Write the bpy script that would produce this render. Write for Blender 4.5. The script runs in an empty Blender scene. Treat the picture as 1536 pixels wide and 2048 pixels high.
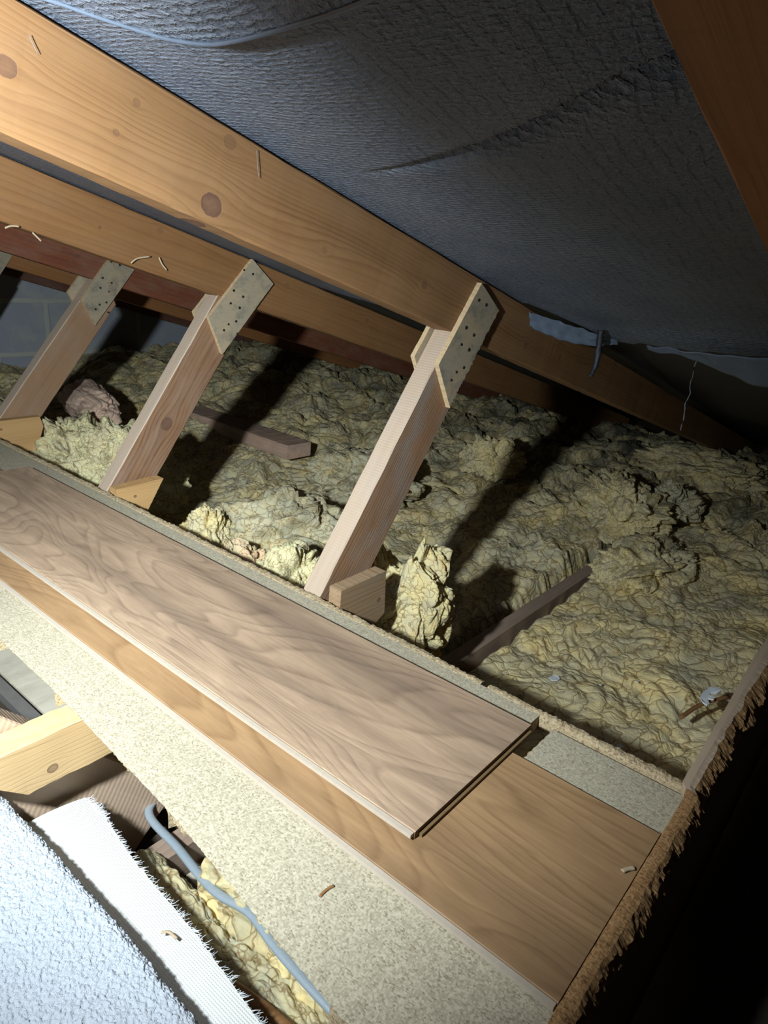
import bpy, bmesh, math, random
from mathutils import Vector, Matrix, noise
random.seed(7)
S = bpy.context.scene
COL = S.collection

# ------------------------------------------------------------------ camera, light, exposure
cam_d = bpy.data.cameras.new('camera'); cam = bpy.data.objects.new('camera', cam_d); COL.objects.link(cam)
F = 1374.88
cam_d.sensor_fit = 'VERTICAL'; cam_d.sensor_height = 36; cam_d.lens = F*36/2048
cam_d.clip_start = .01; cam_d.clip_end = 50
def rotm(y, p, r):
    cy, sy = math.cos(y), math.sin(y)
    fwd = Vector((cy*math.cos(p), sy*math.cos(p), math.sin(p)))
    right = Vector((sy, -cy, 0)); up = right.cross(fwd)
    c, s = math.cos(r), math.sin(r)
    return c*right+s*up, -s*right+c*up, fwd
CR, CU, CF = rotm(.66279231, -.34932141, .09080078)
M = Matrix((CR, CU, -CF)).transposed().to_4x4(); M.translation = Vector((0, 0, .467))
cam.matrix_world = M
S.camera = cam
cam_d.dof.use_dof = False

LIGHT_P = Vector((-.12, .32, .50))
def torch(name, energy, size, aim):
    ld = bpy.data.lights.new(name, 'SPOT'); lo = bpy.data.objects.new(name, ld); COL.objects.link(lo)
    lo.location = LIGHT_P; ld.energy = energy; ld.shadow_soft_size = .020; ld.color = (.88, .97, 1.0)
    ld.spot_size = math.radians(size); ld.spot_blend = 1.0
    lo.rotation_euler = Vector(aim).to_track_quat('-Z', 'Y').to_euler()
torch('torch_spill', 71, 156, (.29, 1.50, .03))       # wide spill of the hand torch
torch('torch_hotspot', 47, 86, (.90, .33, -.64))   # its brighter middle, thrown down the loft

W = bpy.data.worlds.new('attic_dark'); S.world = W; W.use_nodes = True
W.node_tree.nodes['Background'].inputs[0].default_value = (1, .85, .7, 1)
W.node_tree.nodes['Background'].inputs[1].default_value = .006
S.view_settings.view_transform = 'Standard'; S.view_settings.look = 'None'
S.view_settings.gamma = 1; S.view_settings.exposure = 0.30
S.view_settings.use_curve_mapping = False

# ------------------------------------------------------------------ helpers
def sm(x, a, b):
    t = max(0., min(1., (x-a)/(b-a))); return t*t*(3-2*t)
def mk(name, verts, faces, mat, parent=None, smooth=False, loc=None, mats=None, fm=None):
    me = bpy.data.meshes.new(name); me.from_pydata([tuple(v) for v in verts], [], faces)
    me.validate(); me.update()
    bm = bmesh.new(); bm.from_mesh(me); bmesh.ops.recalc_face_normals(bm, faces=bm.faces); bm.to_mesh(me); bm.free()
    for m in (mats or [mat]): me.materials.append(m)
    if fm:
        for p, i in zip(me.polygons, fm): p.material_index = i
    if smooth:
        for p in me.polygons: p.use_smooth = True
    o = bpy.data.objects.new(name, me); COL.objects.link(o)
    if loc is not None: o.location = loc
    if parent: o.parent = parent
    return o
def tag(o, label=None, cat=None, group=None, kind=None):
    if label: o['label'] = label
    if cat: o['category'] = cat
    if group: o['group'] = group
    if kind: o['kind'] = kind
    return o
def empty(name, loc=(0, 0, 0)):
    o = bpy.data.objects.new(name, None); COL.objects.link(o); o.location = loc
    o.empty_display_size = .05
    return o
def nz(p, s=1.0): return noise.noise(Vector(p)*s)
def grid_obj(name, nu, nv, fn, mat, parent=None, smooth=True, loc=None):
    vs = [fn(i/nu, j/nv) for j in range(nv+1) for i in range(nu+1)]
    fs = [(j*(nu+1)+i, j*(nu+1)+i+1, (j+1)*(nu+1)+i+1, (j+1)*(nu+1)+i) for j in range(nv) for i in range(nu)]
    me = bpy.data.meshes.new(name); me.from_pydata([tuple(v) for v in vs], [], fs); me.update()
    me.materials.append(mat)
    if smooth:
        for p in me.polygons: p.use_smooth = True
    o = bpy.data.objects.new(name, me); COL.objects.link(o)
    if loc is not None: o.location = loc
    if parent: o.parent = parent
    return o
def tube(name, pts, r, mat, parent=None, n=8, taper=False, flat=1.0):
    pts = [Vector(p) for p in pts]; vs = []; fs = []
    for i, p in enumerate(pts):
        d = (pts[min(i+1, len(pts)-1)]-pts[max(i-1, 0)]).normalized()
        a = d.cross(Vector((0, 0, 1)))
        if a.length < .1: a = d.cross(Vector((1, 0, 0)))
        a.normalize(); b = a.cross(d).normalized()
        rr = r*(1-.8*i/(len(pts)-1)) if taper else r
        for k in range(n):
            t = 2*math.pi*k/n; vs.append(p+a*math.cos(t)*rr+b*math.sin(t)*rr*flat)
    for i in range(len(pts)-1):
        for k in range(n): fs.append((i*n+k, i*n+(k+1) % n, (i+1)*n+(k+1) % n, (i+1)*n+k))
    fs.append(tuple(range(n))[::-1]); fs.append(tuple((len(pts)-1)*n+k for k in range(n)))
    return mk(name, vs, fs, mat, parent, smooth=True)
def smooth_path(ctrl, n):
    out = []
    c = [Vector(p) for p in ctrl]; c = [c[0]*2-c[1]]+c+[c[-1]*2-c[-2]]
    for i in range(1, len(c)-2):
        for k in range(n):
            t = k/n
            out.append(.5*((2*c[i])+(c[i+1]-c[i-1])*t+(2*c[i-1]-5*c[i]+4*c[i+1]-c[i+2])*t*t+(-c[i-1]+3*c[i]-3*c[i+1]+c[i+2])*t**3))
    out.append(c[-2]); return out

# ------------------------------------------------------------------ node helper
class N:
    def __init__(s, name):
        s.m = bpy.data.materials.new(name); s.m.use_nodes = True; s.t = s.m.node_tree
        s.b = s.t.nodes['Principled BSDF']
        s.b.inputs['Specular IOR Level'].default_value = .3
        s.tc = s.t.nodes.new('ShaderNodeTexCoord').outputs['Object']
    def new(s, k): return s.t.nodes.new(k)
    def lk(s, v, i):
        if isinstance(v, (int, float)):
            i.default_value = v
        elif isinstance(v, tuple):
            i.default_value = v if len(v) == len(i.default_value) else tuple(v)+(1,)
        else: s.t.links.new(v, i)
    def math(s, op, a, b=0., c=0., clamp=False):
        n = s.new('ShaderNodeMath'); n.operation = op; n.use_clamp = clamp
        s.lk(a, n.inputs[0]); s.lk(b, n.inputs[1]); s.lk(c, n.inputs[2]); return n.outputs[0]
    def sep(s, v=None):
        n = s.new('ShaderNodeSeparateXYZ'); s.lk(v if v is not None else s.tc, n.inputs[0]); return n.outputs
    def comb(s, x, y, z):
        n = s.new('ShaderNodeCombineXYZ'); s.lk(x, n.inputs[0]); s.lk(y, n.inputs[1]); s.lk(z, n.inputs[2]); return n.outputs[0]
    def scale(s, v, sc, off=(0, 0, 0)):
        n = s.new('ShaderNodeMapping'); s.lk(v, n.inputs[0]); n.inputs['Scale'].default_value = sc; n.inputs['Location'].default_value = off; return n.outputs[0]
    def noise(s, v, sc, det=3, rough=.55, dist=0.):
        n = s.new('ShaderNodeTexNoise'); s.lk(v, n.inputs['Vector']); n.inputs['Scale'].default_value = sc
        n.inputs['Detail'].default_value = det; n.inputs['Roughness'].default_value = rough; n.inputs['Distortion'].default_value = dist
        return n.outputs['Fac']
    def vor(s, v, sc, feat='F1', out='Distance', rand=1.):
        n = s.new('ShaderNodeTexVoronoi'); n.feature = feat; s.lk(v, n.inputs['Vector']); n.inputs['Scale'].default_value = sc
        n.inputs['Randomness'].default_value = rand
        return n.outputs[out]
    def ramp(s, v, stops, ip='LINEAR'):
        n = s.new('ShaderNodeValToRGB'); s.lk(v, n.inputs[0]); e = n.color_ramp.elements; n.color_ramp.interpolation = ip
        while len(e) < len(stops): e.new(.5)
        for k, (p, c) in enumerate(stops):
            e[k].position = p; c = (c, c, c) if isinstance(c, (int, float)) else c; e[k].color = tuple(c)+(1,)
        return n.outputs[0]
    def mix(s, f, a, b, mode='MIX'):
        n = s.new('ShaderNodeMix'); n.data_type = 'RGBA'; n.blend_type = mode
        s.lk(f, n.inputs['Factor']); s.lk(a, n.inputs[6]); s.lk(b, n.inputs[7]); return n.outputs[2]
    def bump(s, h, dist, st=1., nrm=None):
        n = s.new('ShaderNodeBump'); n.inputs['Strength'].default_value = st; n.inputs['Distance'].default_value = dist
        s.lk(h, n.inputs['Height'])
        if nrm is not None: s.lk(nrm, n.inputs['Normal'])
        return n.outputs[0]
    def fin(s, col, rough=.8, nrm=None):
        s.lk(col, s.b.inputs['Base Color']); s.lk(rough, s.b.inputs['Roughness'])
        if nrm is not None: s.lk(nrm, s.b.inputs['Normal'])
        return s.m

def wood(name, light, dark, freq=85, warp=.010, knots=(), rough=.62, seed=0., fibre=.35, dirt=0., dirtcol=(.1, .1, .1), saw=0., contrast=1.):
    """pine: long axis = local X, board width = local Z, thickness = local Y"""
    m = N(name); x, y, z = m.sep()[:3]
    t = m.math('ADD', z, m.math('MULTIPLY', y, .7))
    flow = t
    kn = None
    for (ks, kt, r, dk) in knots:
        dx = m.math('SUBTRACT', x, ks); dt = m.math('SUBTRACT', t, kt)
        e1 = m.math('POWER', m.math('DIVIDE', dx, r*3.2), 2.); e2 = m.math('POWER', m.math('DIVIDE', dt, r*2.3), 2.)
        e = m.math('EXPONENT', m.math('MULTIPLY', m.math('ADD', e1, e2), -1.))
        flow = m.math('SUBTRACT', flow, m.math('MULTIPLY', m.math('MULTIPLY', dt, e), .88))
        rr = m.math('SQRT', m.math('ADD', m.math('POWER', m.math('MULTIPLY', dx, .85), 2.), m.math('POWER', dt, 2.)))
        rr = m.math('ADD', rr, m.math('MULTIPLY', m.math('SUBTRACT', m.noise(m.tc, 180), .5), r*.35))
        disc = m.ramp(m.math('DIVIDE', rr, r), [(.0, .9*dk), (.25, .7*dk), (.75, .9*dk), (.9, 1.*dk), (1., 0.)])
        kn = disc if kn is None else m.math('MAXIMUM', kn, disc)
    st = m.scale(m.comb(x, y, flow), (1.2, 6, 7), (seed, seed*1.7, seed*.6))
    big = m.noise(st, 1.6, 2)
    g = m.math('ADD', m.math('MULTIPLY', flow, freq), m.math('MULTIPLY', big, warp*freq*6))
    fr = m.math('FRACT', g)
    ring = m.ramp(fr, [(0, .1), (.5, .3), (.84, 1.), (.97, .2), (1, .1)])
    ringm = m.ramp(m.noise(m.scale(m.tc, (3, 30, 30), (seed, 6, 1)), 1., 3), [(.3, .15), (.65, 1.)]); ring = m.math('MULTIPLY', ring, ringm)
    fib = m.noise(m.scale(m.tc, (6, 420, 420), (seed, 0, 0)), 1., 2)
    fib2 = m.noise(m.scale(m.tc, (2.2, 60, 60), (seed, 3, 0)), 1., 3)
    patch = m.noise(m.scale(m.tc, (4, 14, 14), (seed*2, 1, 4)), 1., 3)
    f = m.math('MULTIPLY_ADD', ring, .42*contrast, m.math('MULTIPLY', m.math('SUBTRACT', fib, .5), fibre))
    f = m.math('ADD', f, m.math('MULTIPLY', m.math('SUBTRACT', fib2, .42), .8))
    f = m.math('ADD', f, m.math('MULTIPLY', m.math('SUBTRACT', patch, .5), .7), clamp=True)
    col = m.mix(f, light, dark)
    if kn is not None:
        kc = m.mix(m.noise(m.tc, 140, 3), (.13, .06, .045), (.05, .025, .02)); col = m.mix(m.math('MULTIPLY', kn, .9), col, kc)
    if dirt:
        dn = m.ramp(m.noise(m.scale(m.tc, (9, 22, 22), (seed+5, 2, 2)), 1., 5, .65), [(.42, 0.), (.68, 1.)])
        col = m.mix(m.math('MULTIPLY', dn, dirt), col, dirtcol)
    h = m.math('ADD', m.math('MULTIPLY', ring, -.5), m.math('MULTIPLY', fib, .6))
    if saw:
        sw = m.math('SINE', m.math('MULTIPLY', m.math('ADD', x, m.math('MULTIPLY', z, .3)), saw))
        h = m.math('ADD', h, m.math('MULTIPLY', sw, .22))
    if kn is not None: h = m.math('ADD', h, m.math('MULTIPLY', kn, -.5))
    return m.fin(col, rough, m.bump(h, .0006, .8))

# ------------------------------------------------------------------ materials
R1K = [(.708, -.076, .0115, 1.), (.504, -.048, .008, .8), (1.086, -.049, .006, .45), (.612, -.023, .0035, .4), (.598, -.055, .003, .4), (1.43, -.062, .006, .6), (1.585, -.053, .005, .6), (.715, -.012, .007, .35), (.876, -.067, .004, .3)]
R2K = [(1.037, -.014, .006, .3), (.922, -.049, .003, .6), (1.675, -.028, .006, .35), (1.377, -.021, .005, .4)]
m_raf = {0: wood('pine_rafter_close', (.26, .105, .03), (.13, .042, .012), 60, seed=2.2, knots=[], contrast=1.1),
         1: wood('pine_rafter_orange', (.27, .145, .063), (.125, .055, .019), 150, seed=5.1, knots=R1K, contrast=1.25, dirt=.12, dirtcol=(.28, .2, .13)),
         2: wood('pine_rafter_amber', (.26, .13, .05), (.135, .055, .019), 95, seed=9.3, knots=R2K, dirt=.12, dirtcol=(.25, .2, .14)),
         3: wood('red_brown_rafter', (.21, .07, .035), (.09, .028, .016), 80, seed=3.3, knots=[(1.2, -.05, .006, .5)], dirt=.35, dirtcol=(.26, .19, .14)),
         4: wood('amber_far_rafter', (.36, .16, .055), (.22, .08, .028), 80, seed=12., dirt=.2, dirtcol=(.2, .15, .1)),
         5: wood('red_brown_end_rafter', (.17, .07, .045), (.08, .035, .025), 80, seed=15., dirt=.3, dirtcol=(.24, .18, .14))}
m_web = {1: wood('weathered_strut', (.31, .175, .095), (.12, .06, .03), 150, seed=1.4, knots=[(.34, -.055, .008, .35)], dirt=.5, dirtcol=(.3, .29, .27), rough=.7),
         2: wood('coarse_grain_strut', (.30, .17, .095), (.11, .05, .028), 95, seed=4.4, knots=[(.50, -.045, .013, .8)], dirt=.3, dirtcol=(.34, .28, .24), contrast=1.7),
         3: wood('plain_brown_strut', (.33, .20, .115), (.22, .12, .06), 60, seed=7.7, dirt=.25, dirtcol=(.36, .3, .26), contrast=.4),
         4: wood('far_strut', (.33, .20, .12), (.22, .12, .06), 60, seed=8.7, dirt=.25, dirtcol=(.3, .3, .26), contrast=.4)}
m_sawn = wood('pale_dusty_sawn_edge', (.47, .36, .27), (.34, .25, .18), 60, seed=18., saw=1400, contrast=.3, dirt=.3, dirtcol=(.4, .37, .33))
m_bearer = wood('fresh_sawn_pine', (.62, .43, .22), (.40, .24, .10), 140, seed=6.2, knots=[(.10, -.045, .0055, .8)], saw=0, dirt=.0, contrast=.7)
m_cleat = wood('rough_sawn_cleat', (.36, .235, .13), (.2, .12, .062), 120, seed=2.9, knots=[(.09, -.045, .004, .9)], dirt=.3, dirtcol=(.3, .27, .22))
m_cleat2 = wood('honey_pine_cleat', (.55, .34, .15), (.36, .19, .07), 110, seed=8.1, knots=[(.04, -.022, .003, .9)], contrast=.6)
m_oldj = wood('grey_brown_joist', (.36, .26, .20), (.20, .14, .10), 160, seed=6.8, dirt=.4, dirtcol=(.2, .18, .16))
m_loose = wood('pinkish_old_timber', (.60, .41, .31), (.24, .15, .11), 120, seed=3.8, dirt=.45, dirtcol=(.2, .19, .18))
m_dark_member = wood('sawn_grey_strut', (.55, .41, .30), (.34, .23, .16), 50, seed=11., saw=900, contrast=.3)
m_orange_member = wood('orange_low_strut', (.5, .27, .1), (.34, .16, .05), 70, seed=14., contrast=.5)
m_stick = wood('brown_stick', (.26, .13, .05), (.14, .06, .025), 300, seed=3.)
m_paleb = wood('pale_brown_batten', (.52, .40, .29), (.34, .25, .17), 90, seed=25., contrast=.5, dirt=.3, dirtcol=(.3, .24, .18))
m_board = wood('grey_ceiling_board', (.72, .67, .55), (.55, .50, .40), 25, seed=21., contrast=.3, dirt=.4, dirtcol=(.28, .22, .16))

def m_ply():
    m = N('grey_plywood_face'); x, y, z = m.sep()[:3]
    a = m.noise(m.scale(m.tc, (1, 1, 1)), 16, 4); b = m.noise(m.scale(m.tc, (60, 60, 260)), 1, 3); c = m.noise(m.tc, 34, 5, .7)
    col = m.mix(m.ramp(a, [(.35, 0.), (.65, 1.)]), (.46, .37, .25), (.37, .33, .25))
    col = m.mix(m.math('MULTIPLY', m.ramp(c, [(.5, 0.), (.66, 1.)]), .55), col, (.16, .15, .13))
    col = m.mix(m.math('MULTIPLY', b, .35), col, (.42, .33, .2), 'MULTIPLY')
    return m.fin(col, .75, m.bump(b, .0005, .5))
m_plyface = m_ply()
def m_plye():
    m = N('pale_plywood_edge'); b = m.noise(m.tc, 300, 2)
    return m.fin(m.mix(b, (.62, .47, .29), (.42, .3, .17)), .8)
m_plyedge = m_plye()
def simple(name, col, rough=.7, metal=0., var=.3, sc=60, bd=.0004, spec=.3):
    m = N(name); n = m.noise(m.tc, sc, 4)
    c2 = tuple(c*(1-var) for c in col)
    m.b.inputs['Metallic'].default_value = metal; m.b.inputs['Specular IOR Level'].default_value = spec
    return m.fin(m.mix(n, col, c2), rough, m.bump(n, bd, .6))
m_nail = simple('dull_nail_head', (.075, .07, .065), .5, .7)
m_cable = simple('grey_cable_sheath', (.30, .36, .41), .4, spec=.5, var=.15, sc=200)
m_greystrip = simple('dull_grey_strip', (.20, .19, .18), .7, var=.3)
m_fibreboard = simple('brown_fibreboard_edge', (.20, .125, .055), .8, var=.4, sc=300)
m_tongue = simple('pale_plank_lip', (.50, .43, .35), .6, var=.2, sc=150)
m_groove = simple('grey_locking_lip', (.24, .23, .20), .6, var=.3, sc=150)
m_white = simple('white_plaster_scrap', (.75, .8, .85), .6, var=.1)
m_web_dust = simple('dusty_cobweb', (.20, .20, .22), .9)
m_splinter = simple('pale_wood_fibre', (.62, .48, .32), .7)
m_yscrap = simple('yellow_wool_tuft', (.62, .60, .34), .95, var=.3, sc=300, bd=.002)

def m_laminate(name, seed, c1, c2, c3):
    m = N(name); x, y, z = m.sep()[:3]
    v = m.comb(x, y, 0.)
    big = m.noise(m.scale(v, (7.5, 1.5, 1), (seed, seed, 0)), 1., 2, .5, .7)
    rings = m.math('FRACT', m.math('MULTIPLY', big, 24))
    rg = m.ramp(rings, [(0, .0), (.6, .3), (.85, 1.), (.95, .35), (1, 0.)])
    fine = m.noise(m.scale(v, (300, 10, 1), (seed, 0, 0)), 1., 3, .6)
    flame = m.noise(m.scale(v, (52, 9, 1), (seed*3, 2, 0)), 1., 5, .68, .8)
    streak = m.ramp(m.noise(m.scale(v, (18, 1.6, 1), (seed*2, 7, 0)), 1., 3, .5), [(.48, 0.), (.68, 1.)])
    f = m.math('ADD', m.math('MULTIPLY', rg, .34), m.math('MULTIPLY', m.math('SUBTRACT', fine, .4), .55))
    f = m.math('ADD', f, m.math('MULTIPLY', m.math('SUBTRACT', flame, .42), 1.1), clamp=True)
    col = m.mix(f, c1, c2)
    col = m.mix(m.math('MULTIPLY', streak, .45), col, c3)
    kd = None
    ny = m.vor(m.scale(v, (4, 1.6, 1), (seed*1.3, seed, 0)), 1., 'F1')
    col = m.mix(m.ramp(ny, [(.02, .8), (.07, 0.)]), col, c3)
    m.b.inputs['Specular IOR Level'].default_value = .25
    return m.fin(col, .55, m.bump(m.math('ADD', fine, flame), .00025, .5))
m_lam1 = m_laminate('walnut_laminate_grain', 3.1, (.46, .325, .22), (.15, .10, .068), (.10, .072, .058))
m_lam2 = m_laminate('amber_laminate_grain', 7.7, (.38, .235, .12), (.16, .088, .04), (.10, .06, .038))

def m_chip(name, a, b, d, bd=.0008):
    m = N(name); n1 = m.noise(m.tc, 60, 3)
    vv = m.scale(m.tc, (1, 1, 1)); w = m.noise(vv, 35, 2)
    v1 = m.new('ShaderNodeTexVoronoi'); m.lk(m.scale(m.tc, (800, 420, 600)), v1.inputs['Vector']); v1.inputs['Scale'].default_value = 1.
    v2 = m.new('ShaderNodeTexVoronoi'); m.lk(m.scale(m.tc, (430, 900, 600), (3, 1, 2)), v2.inputs['Vector']); v2.inputs['Scale'].default_value = 1.
    r1 = m.sep(v1.outputs['Color'])[0]; r2 = m.sep(v2.outputs['Color'])[1]
    f = m.math('MULTIPLY_ADD', r1, .5, m.math('MULTIPLY', r2, .5))
    col = m.mix(m.ramp(f, [(.25, 0.), (.75, 1.)]), b, a)
    r3 = m.sep(v1.outputs['Color'])[2]; col = m.mix(m.math('MULTIPLY', m.ramp(r3, [(.86, 0.), (.9, 1.)]), .7), col, d)
    col = m.mix(m.math('MULTIPLY', n1, .4), col, m.mix(.5, a, d))
    return m.fin(col, .8, m.bump(m.math('ADD', f, n1), bd, .8))
m_chipb = m_chip('green_grey_chipboard', (.56, .51, .385), (.36, .32, .23), (.19, .15, .095))
m_chipdust = m_chip('dusty_chipboard_strip', (.36, .35, .27), (.29, .28, .21), (.2, .17, .12), .0004)
m_chipedge = m_chip('crumbly_chipboard_edge', (.56, .46, .30), (.40, .30, .17), (.16, .09, .04), .003)
m_chipraw = m_chip('torn_brown_board_edge', (.52, .31, .14), (.30, .155, .06), (.10, .045, .02), .0025)

def m_wool(name, yel=1., grey=.5, dark=.0, hue=(.60, .50, .22), sc=1., eave=True):
    m = N(name); x, y, z = m.sep()[:3]
    w = m.noise(m.tc, 7*sc, 3, .6); w2 = m.noise(m.scale(m.tc, (1, 1, 1), (4, 4, 4)), 15*sc, 4, .65)
    lay = m.noise(m.scale(m.tc, (26, 9, 30)), 1*sc, 5, .65, .9)
    wv = m.new('ShaderNodeVectorMath'); wv.operation = 'MULTIPLY_ADD'
    nc = m.new('ShaderNodeTexNoise'); nc.inputs['Scale'].default_value = 14*sc; nc.inputs['Detail'].default_value = 3; m.lk(m.tc, nc.inputs['Vector'])
    m.lk(nc.outputs['Color'], wv.inputs[0]); wv.inputs[1].default_value = (.11, .07, .08); m.lk(m.tc, wv.inputs[2])
    fold = m.vor(wv.outputs[0], 30*sc, 'DISTANCE_TO_EDGE'); fold2 = m.vor(wv.outputs[0], 75*sc, 'DISTANCE_TO_EDGE')
    ylw = hue
    col = m.mix(m.ramp(w, [(.36, 0.), (.62, 1.)]), ylw, (.66, .58, .36))
    col = m.mix(m.math('MULTIPLY', m.ramp(w2, [(.45, 0.), (.58, 1.)]), grey), col, (.50, .48, .35))
    col = m.mix(m.ramp(m.noise(m.scale(m.tc, (1, 1, 1), (9, 2, 1)), 11*sc, 4, .6), [(.58, 0.), (.72, .6)]), col, (.58, .38, .13))
    col = m.mix(m.ramp(lay, [(.6, 0.), (.8, .5)]), col, (.62, .57, .38))
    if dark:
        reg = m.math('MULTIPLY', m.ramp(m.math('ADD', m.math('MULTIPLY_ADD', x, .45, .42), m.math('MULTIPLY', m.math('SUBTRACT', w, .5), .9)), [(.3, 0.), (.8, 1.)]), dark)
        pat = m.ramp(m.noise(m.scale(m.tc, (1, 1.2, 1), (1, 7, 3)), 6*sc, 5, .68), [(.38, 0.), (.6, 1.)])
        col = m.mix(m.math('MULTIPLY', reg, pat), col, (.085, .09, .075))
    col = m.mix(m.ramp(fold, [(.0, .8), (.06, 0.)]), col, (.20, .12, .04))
    h = m.math('ADD', m.math('MULTIPLY', m.ramp(fold, [(0, 0.), (.22, 1.)], 'EASE'), .9), m.math('MULTIPLY', m.ramp(fold2, [(0, 0.), (.25, 1.)], 'EASE'), .35))
    h = m.math('ADD', h, m.math('MULTIPLY', lay, 1.0)); h = m.math('ADD', h, m.math('MULTIPLY', m.noise(m.tc, 160*sc, 4, .75), .8))
    m.b.inputs['Specular IOR Level'].default_value = .08
    m.b.inputs['Subsurface Weight'].default_value = .35; m.b.inputs['Subsurface Radius'].default_value = (1., .6, .2); m.b.inputs['Subsurface Scale'].default_value = .012
    return m.fin(col, .95, m.bump(h, .0032/sc, .5))
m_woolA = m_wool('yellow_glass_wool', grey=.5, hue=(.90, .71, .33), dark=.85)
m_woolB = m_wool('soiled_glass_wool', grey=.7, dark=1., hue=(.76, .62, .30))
m_woolC = m_wool('torn_wool_core', grey=.45, hue=(.72, .60, .30), sc=1.6)
m_woolD = m_wool('pale_fresh_wool', grey=.35, hue=(.78, .72, .42), sc=1.8)
m_woolE = m_wool('grey_beige_wool', grey=.8, hue=(.38, .345, .22), sc=1.4)
m_woolP = m_wool('peach_wool', grey=.15, hue=(.72, .50, .32), sc=1.8)
m_pink = simple('pinkish_brown_wool', (.72, .52, .40), .95, var=.45, sc=30, bd=.004)
def m_feltf(name, a, b, sheen=.25):
    m = N(name); x, y, z = m.sep()[:3]
    n0 = m.noise(m.tc, 26, 3); n1 = m.noise(m.tc, 9, 3)
    xx = m.math('ADD', x, m.math('MULTIPLY', m.noise(m.tc, 55, 4, .65), .010)); yy = m.math('ADD', y, m.math('MULTIPLY', m.noise(m.scale(m.tc, (1, 1, 1), (3, 3, 3)), 40, 3), .012))
    row = m.math('SINE', m.math('MULTIPLY', xx, 2*math.pi/.0062))
    dash = m.noise(m.scale(m.tc, (300, 120, 100)), 1., 3, .6)
    colw = m.math('SINE', m.math('MULTIPLY', yy, 2*math.pi/.013))
    cm = m.noise(m.scale(m.tc, (60, 200, 50), (1, 5, 1)), 1., 2)
    h = m.math('ADD', m.math('MULTIPLY', m.math('MULTIPLY_ADD', row, .8, .8), m.ramp(dash, [(.42, 0.), (.6, 1.)])), m.math('MULTIPLY', m.ramp(m.math('MULTIPLY', m.math('MULTIPLY_ADD', colw, .5, .5), cm), [(.42, 0.), (.55, 1.)]), -.45))
    h = m.math('ADD', h, m.math('MULTIPLY', m.noise(m.tc, 330, 4, .75), 1.4))
    spots = m.ramp(m.noise(m.tc, 130, 3, .8), [(.62, 0.), (.74, 1.)])
    col = m.mix(m.ramp(n1, [(.35, 0.), (.7, 1.)]), a, b)
    col = m.mix(m.math('MULTIPLY', m.ramp(h, [(.5, 0.), (1.1, 1.)]), .45), col, (.26, .30, .37))
    col = m.mix(m.math('MULTIPLY', spots, .3), col, (.34, .39, .48))
    m.b.inputs['Specular IOR Level'].default_value = .45
    return m.fin(col, .55, m.bump(h, .0019, .95))
m_felt = m_feltf('bitumen_hessian_felt', (.062, .092, .150), (.120, .140, .185))
m_felts = simple('smooth_felt_flap', (.11, .145, .20), .5, var=.3, sc=90, bd=.001, spec=.4)
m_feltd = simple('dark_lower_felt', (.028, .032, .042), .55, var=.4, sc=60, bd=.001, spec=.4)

def m_blocks():
    m = N('grey_blockwork'); x, y, z = m.sep()[:3]
    n = m.noise(m.tc, 12, 4); xw = m.math('ADD', x, m.math('MULTIPLY', n, .008)); zw = m.math('ADD', z, m.math('MULTIPLY', n, .010))
    bt = m.new('ShaderNodeTexBrick'); m.lk(m.comb(xw, zw, 0.), bt.inputs['Vector'])
    bt.inputs['Scale'].default_value = 1.; bt.inputs['Brick Width'].default_value = .44; bt.inputs['Row Height'].default_value = .225
    bt.inputs['Mortar Size'].default_value = .012; bt.inputs['Mortar Smooth'].default_value = .4
    g = m.noise(m.tc, 240, 3, .7)
    base = m.mix(g, (.42, .45, .52), (.31, .34, .40))
    col = m.mix(bt.outputs['Fac'], base, (.52, .53, .48))
    smear = m.ramp(m.noise(m.tc, 7, 4), [(.5, 0.), (.62, .6)])
    col = m.mix(smear, col, (.48, .50, .46))
    return m.fin(col, .9, m.bump(m.math('ADD', g, m.math('MULTIPLY', bt.outputs['Fac'], 1.5)), .002, .6))
m_block = m_blocks()
def m_pile():
    m = N('white_carpet_pile'); n = m.noise(m.tc, 420, 3, .7); n2 = m.noise(m.tc, 120, 3, .6)
    col = m.mix(n, (.60, .66, .74), (.44, .48, .55)); col = m.mix(m.math('MULTIPLY', n2, .3), col, (.36, .4, .46))
    m.b.inputs['Specular IOR Level'].default_value = .1
    return m.fin(col, .95, m.bump(n, .0025, .9))
def m_back():
    m = N('white_woven_backing'); x, y, z = m.sep()[:3]
    a = m.math('SINE', m.math('MULTIPLY', x, 2*math.pi/.0026)); b = m.math('SINE', m.math('MULTIPLY', y, 2*math.pi/.0023))
    w = m.math('MULTIPLY', m.math('MULTIPLY_ADD', a, .5, .5), m.math('MULTIPLY_ADD', b, .5, .5))
    col = m.mix(w, (.74, .76, .74), (.95, .97, .97)); col = m.mix(m.math('MULTIPLY', m.noise(m.tc, 12, 3), .3), col, (.6, .62, .62))
    return m.fin(col, .9, m.bump(w, .0008, .7))
m_pileM = m_pile(); m_backM = m_back()
m_thread = simple('white_carpet_thread', (.72, .76, .80), .9, var=.1)
m_darkfloor = simple('dark_ceiling_back', (.10, .075, .055), .9, var=.5, sc=20)

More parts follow.
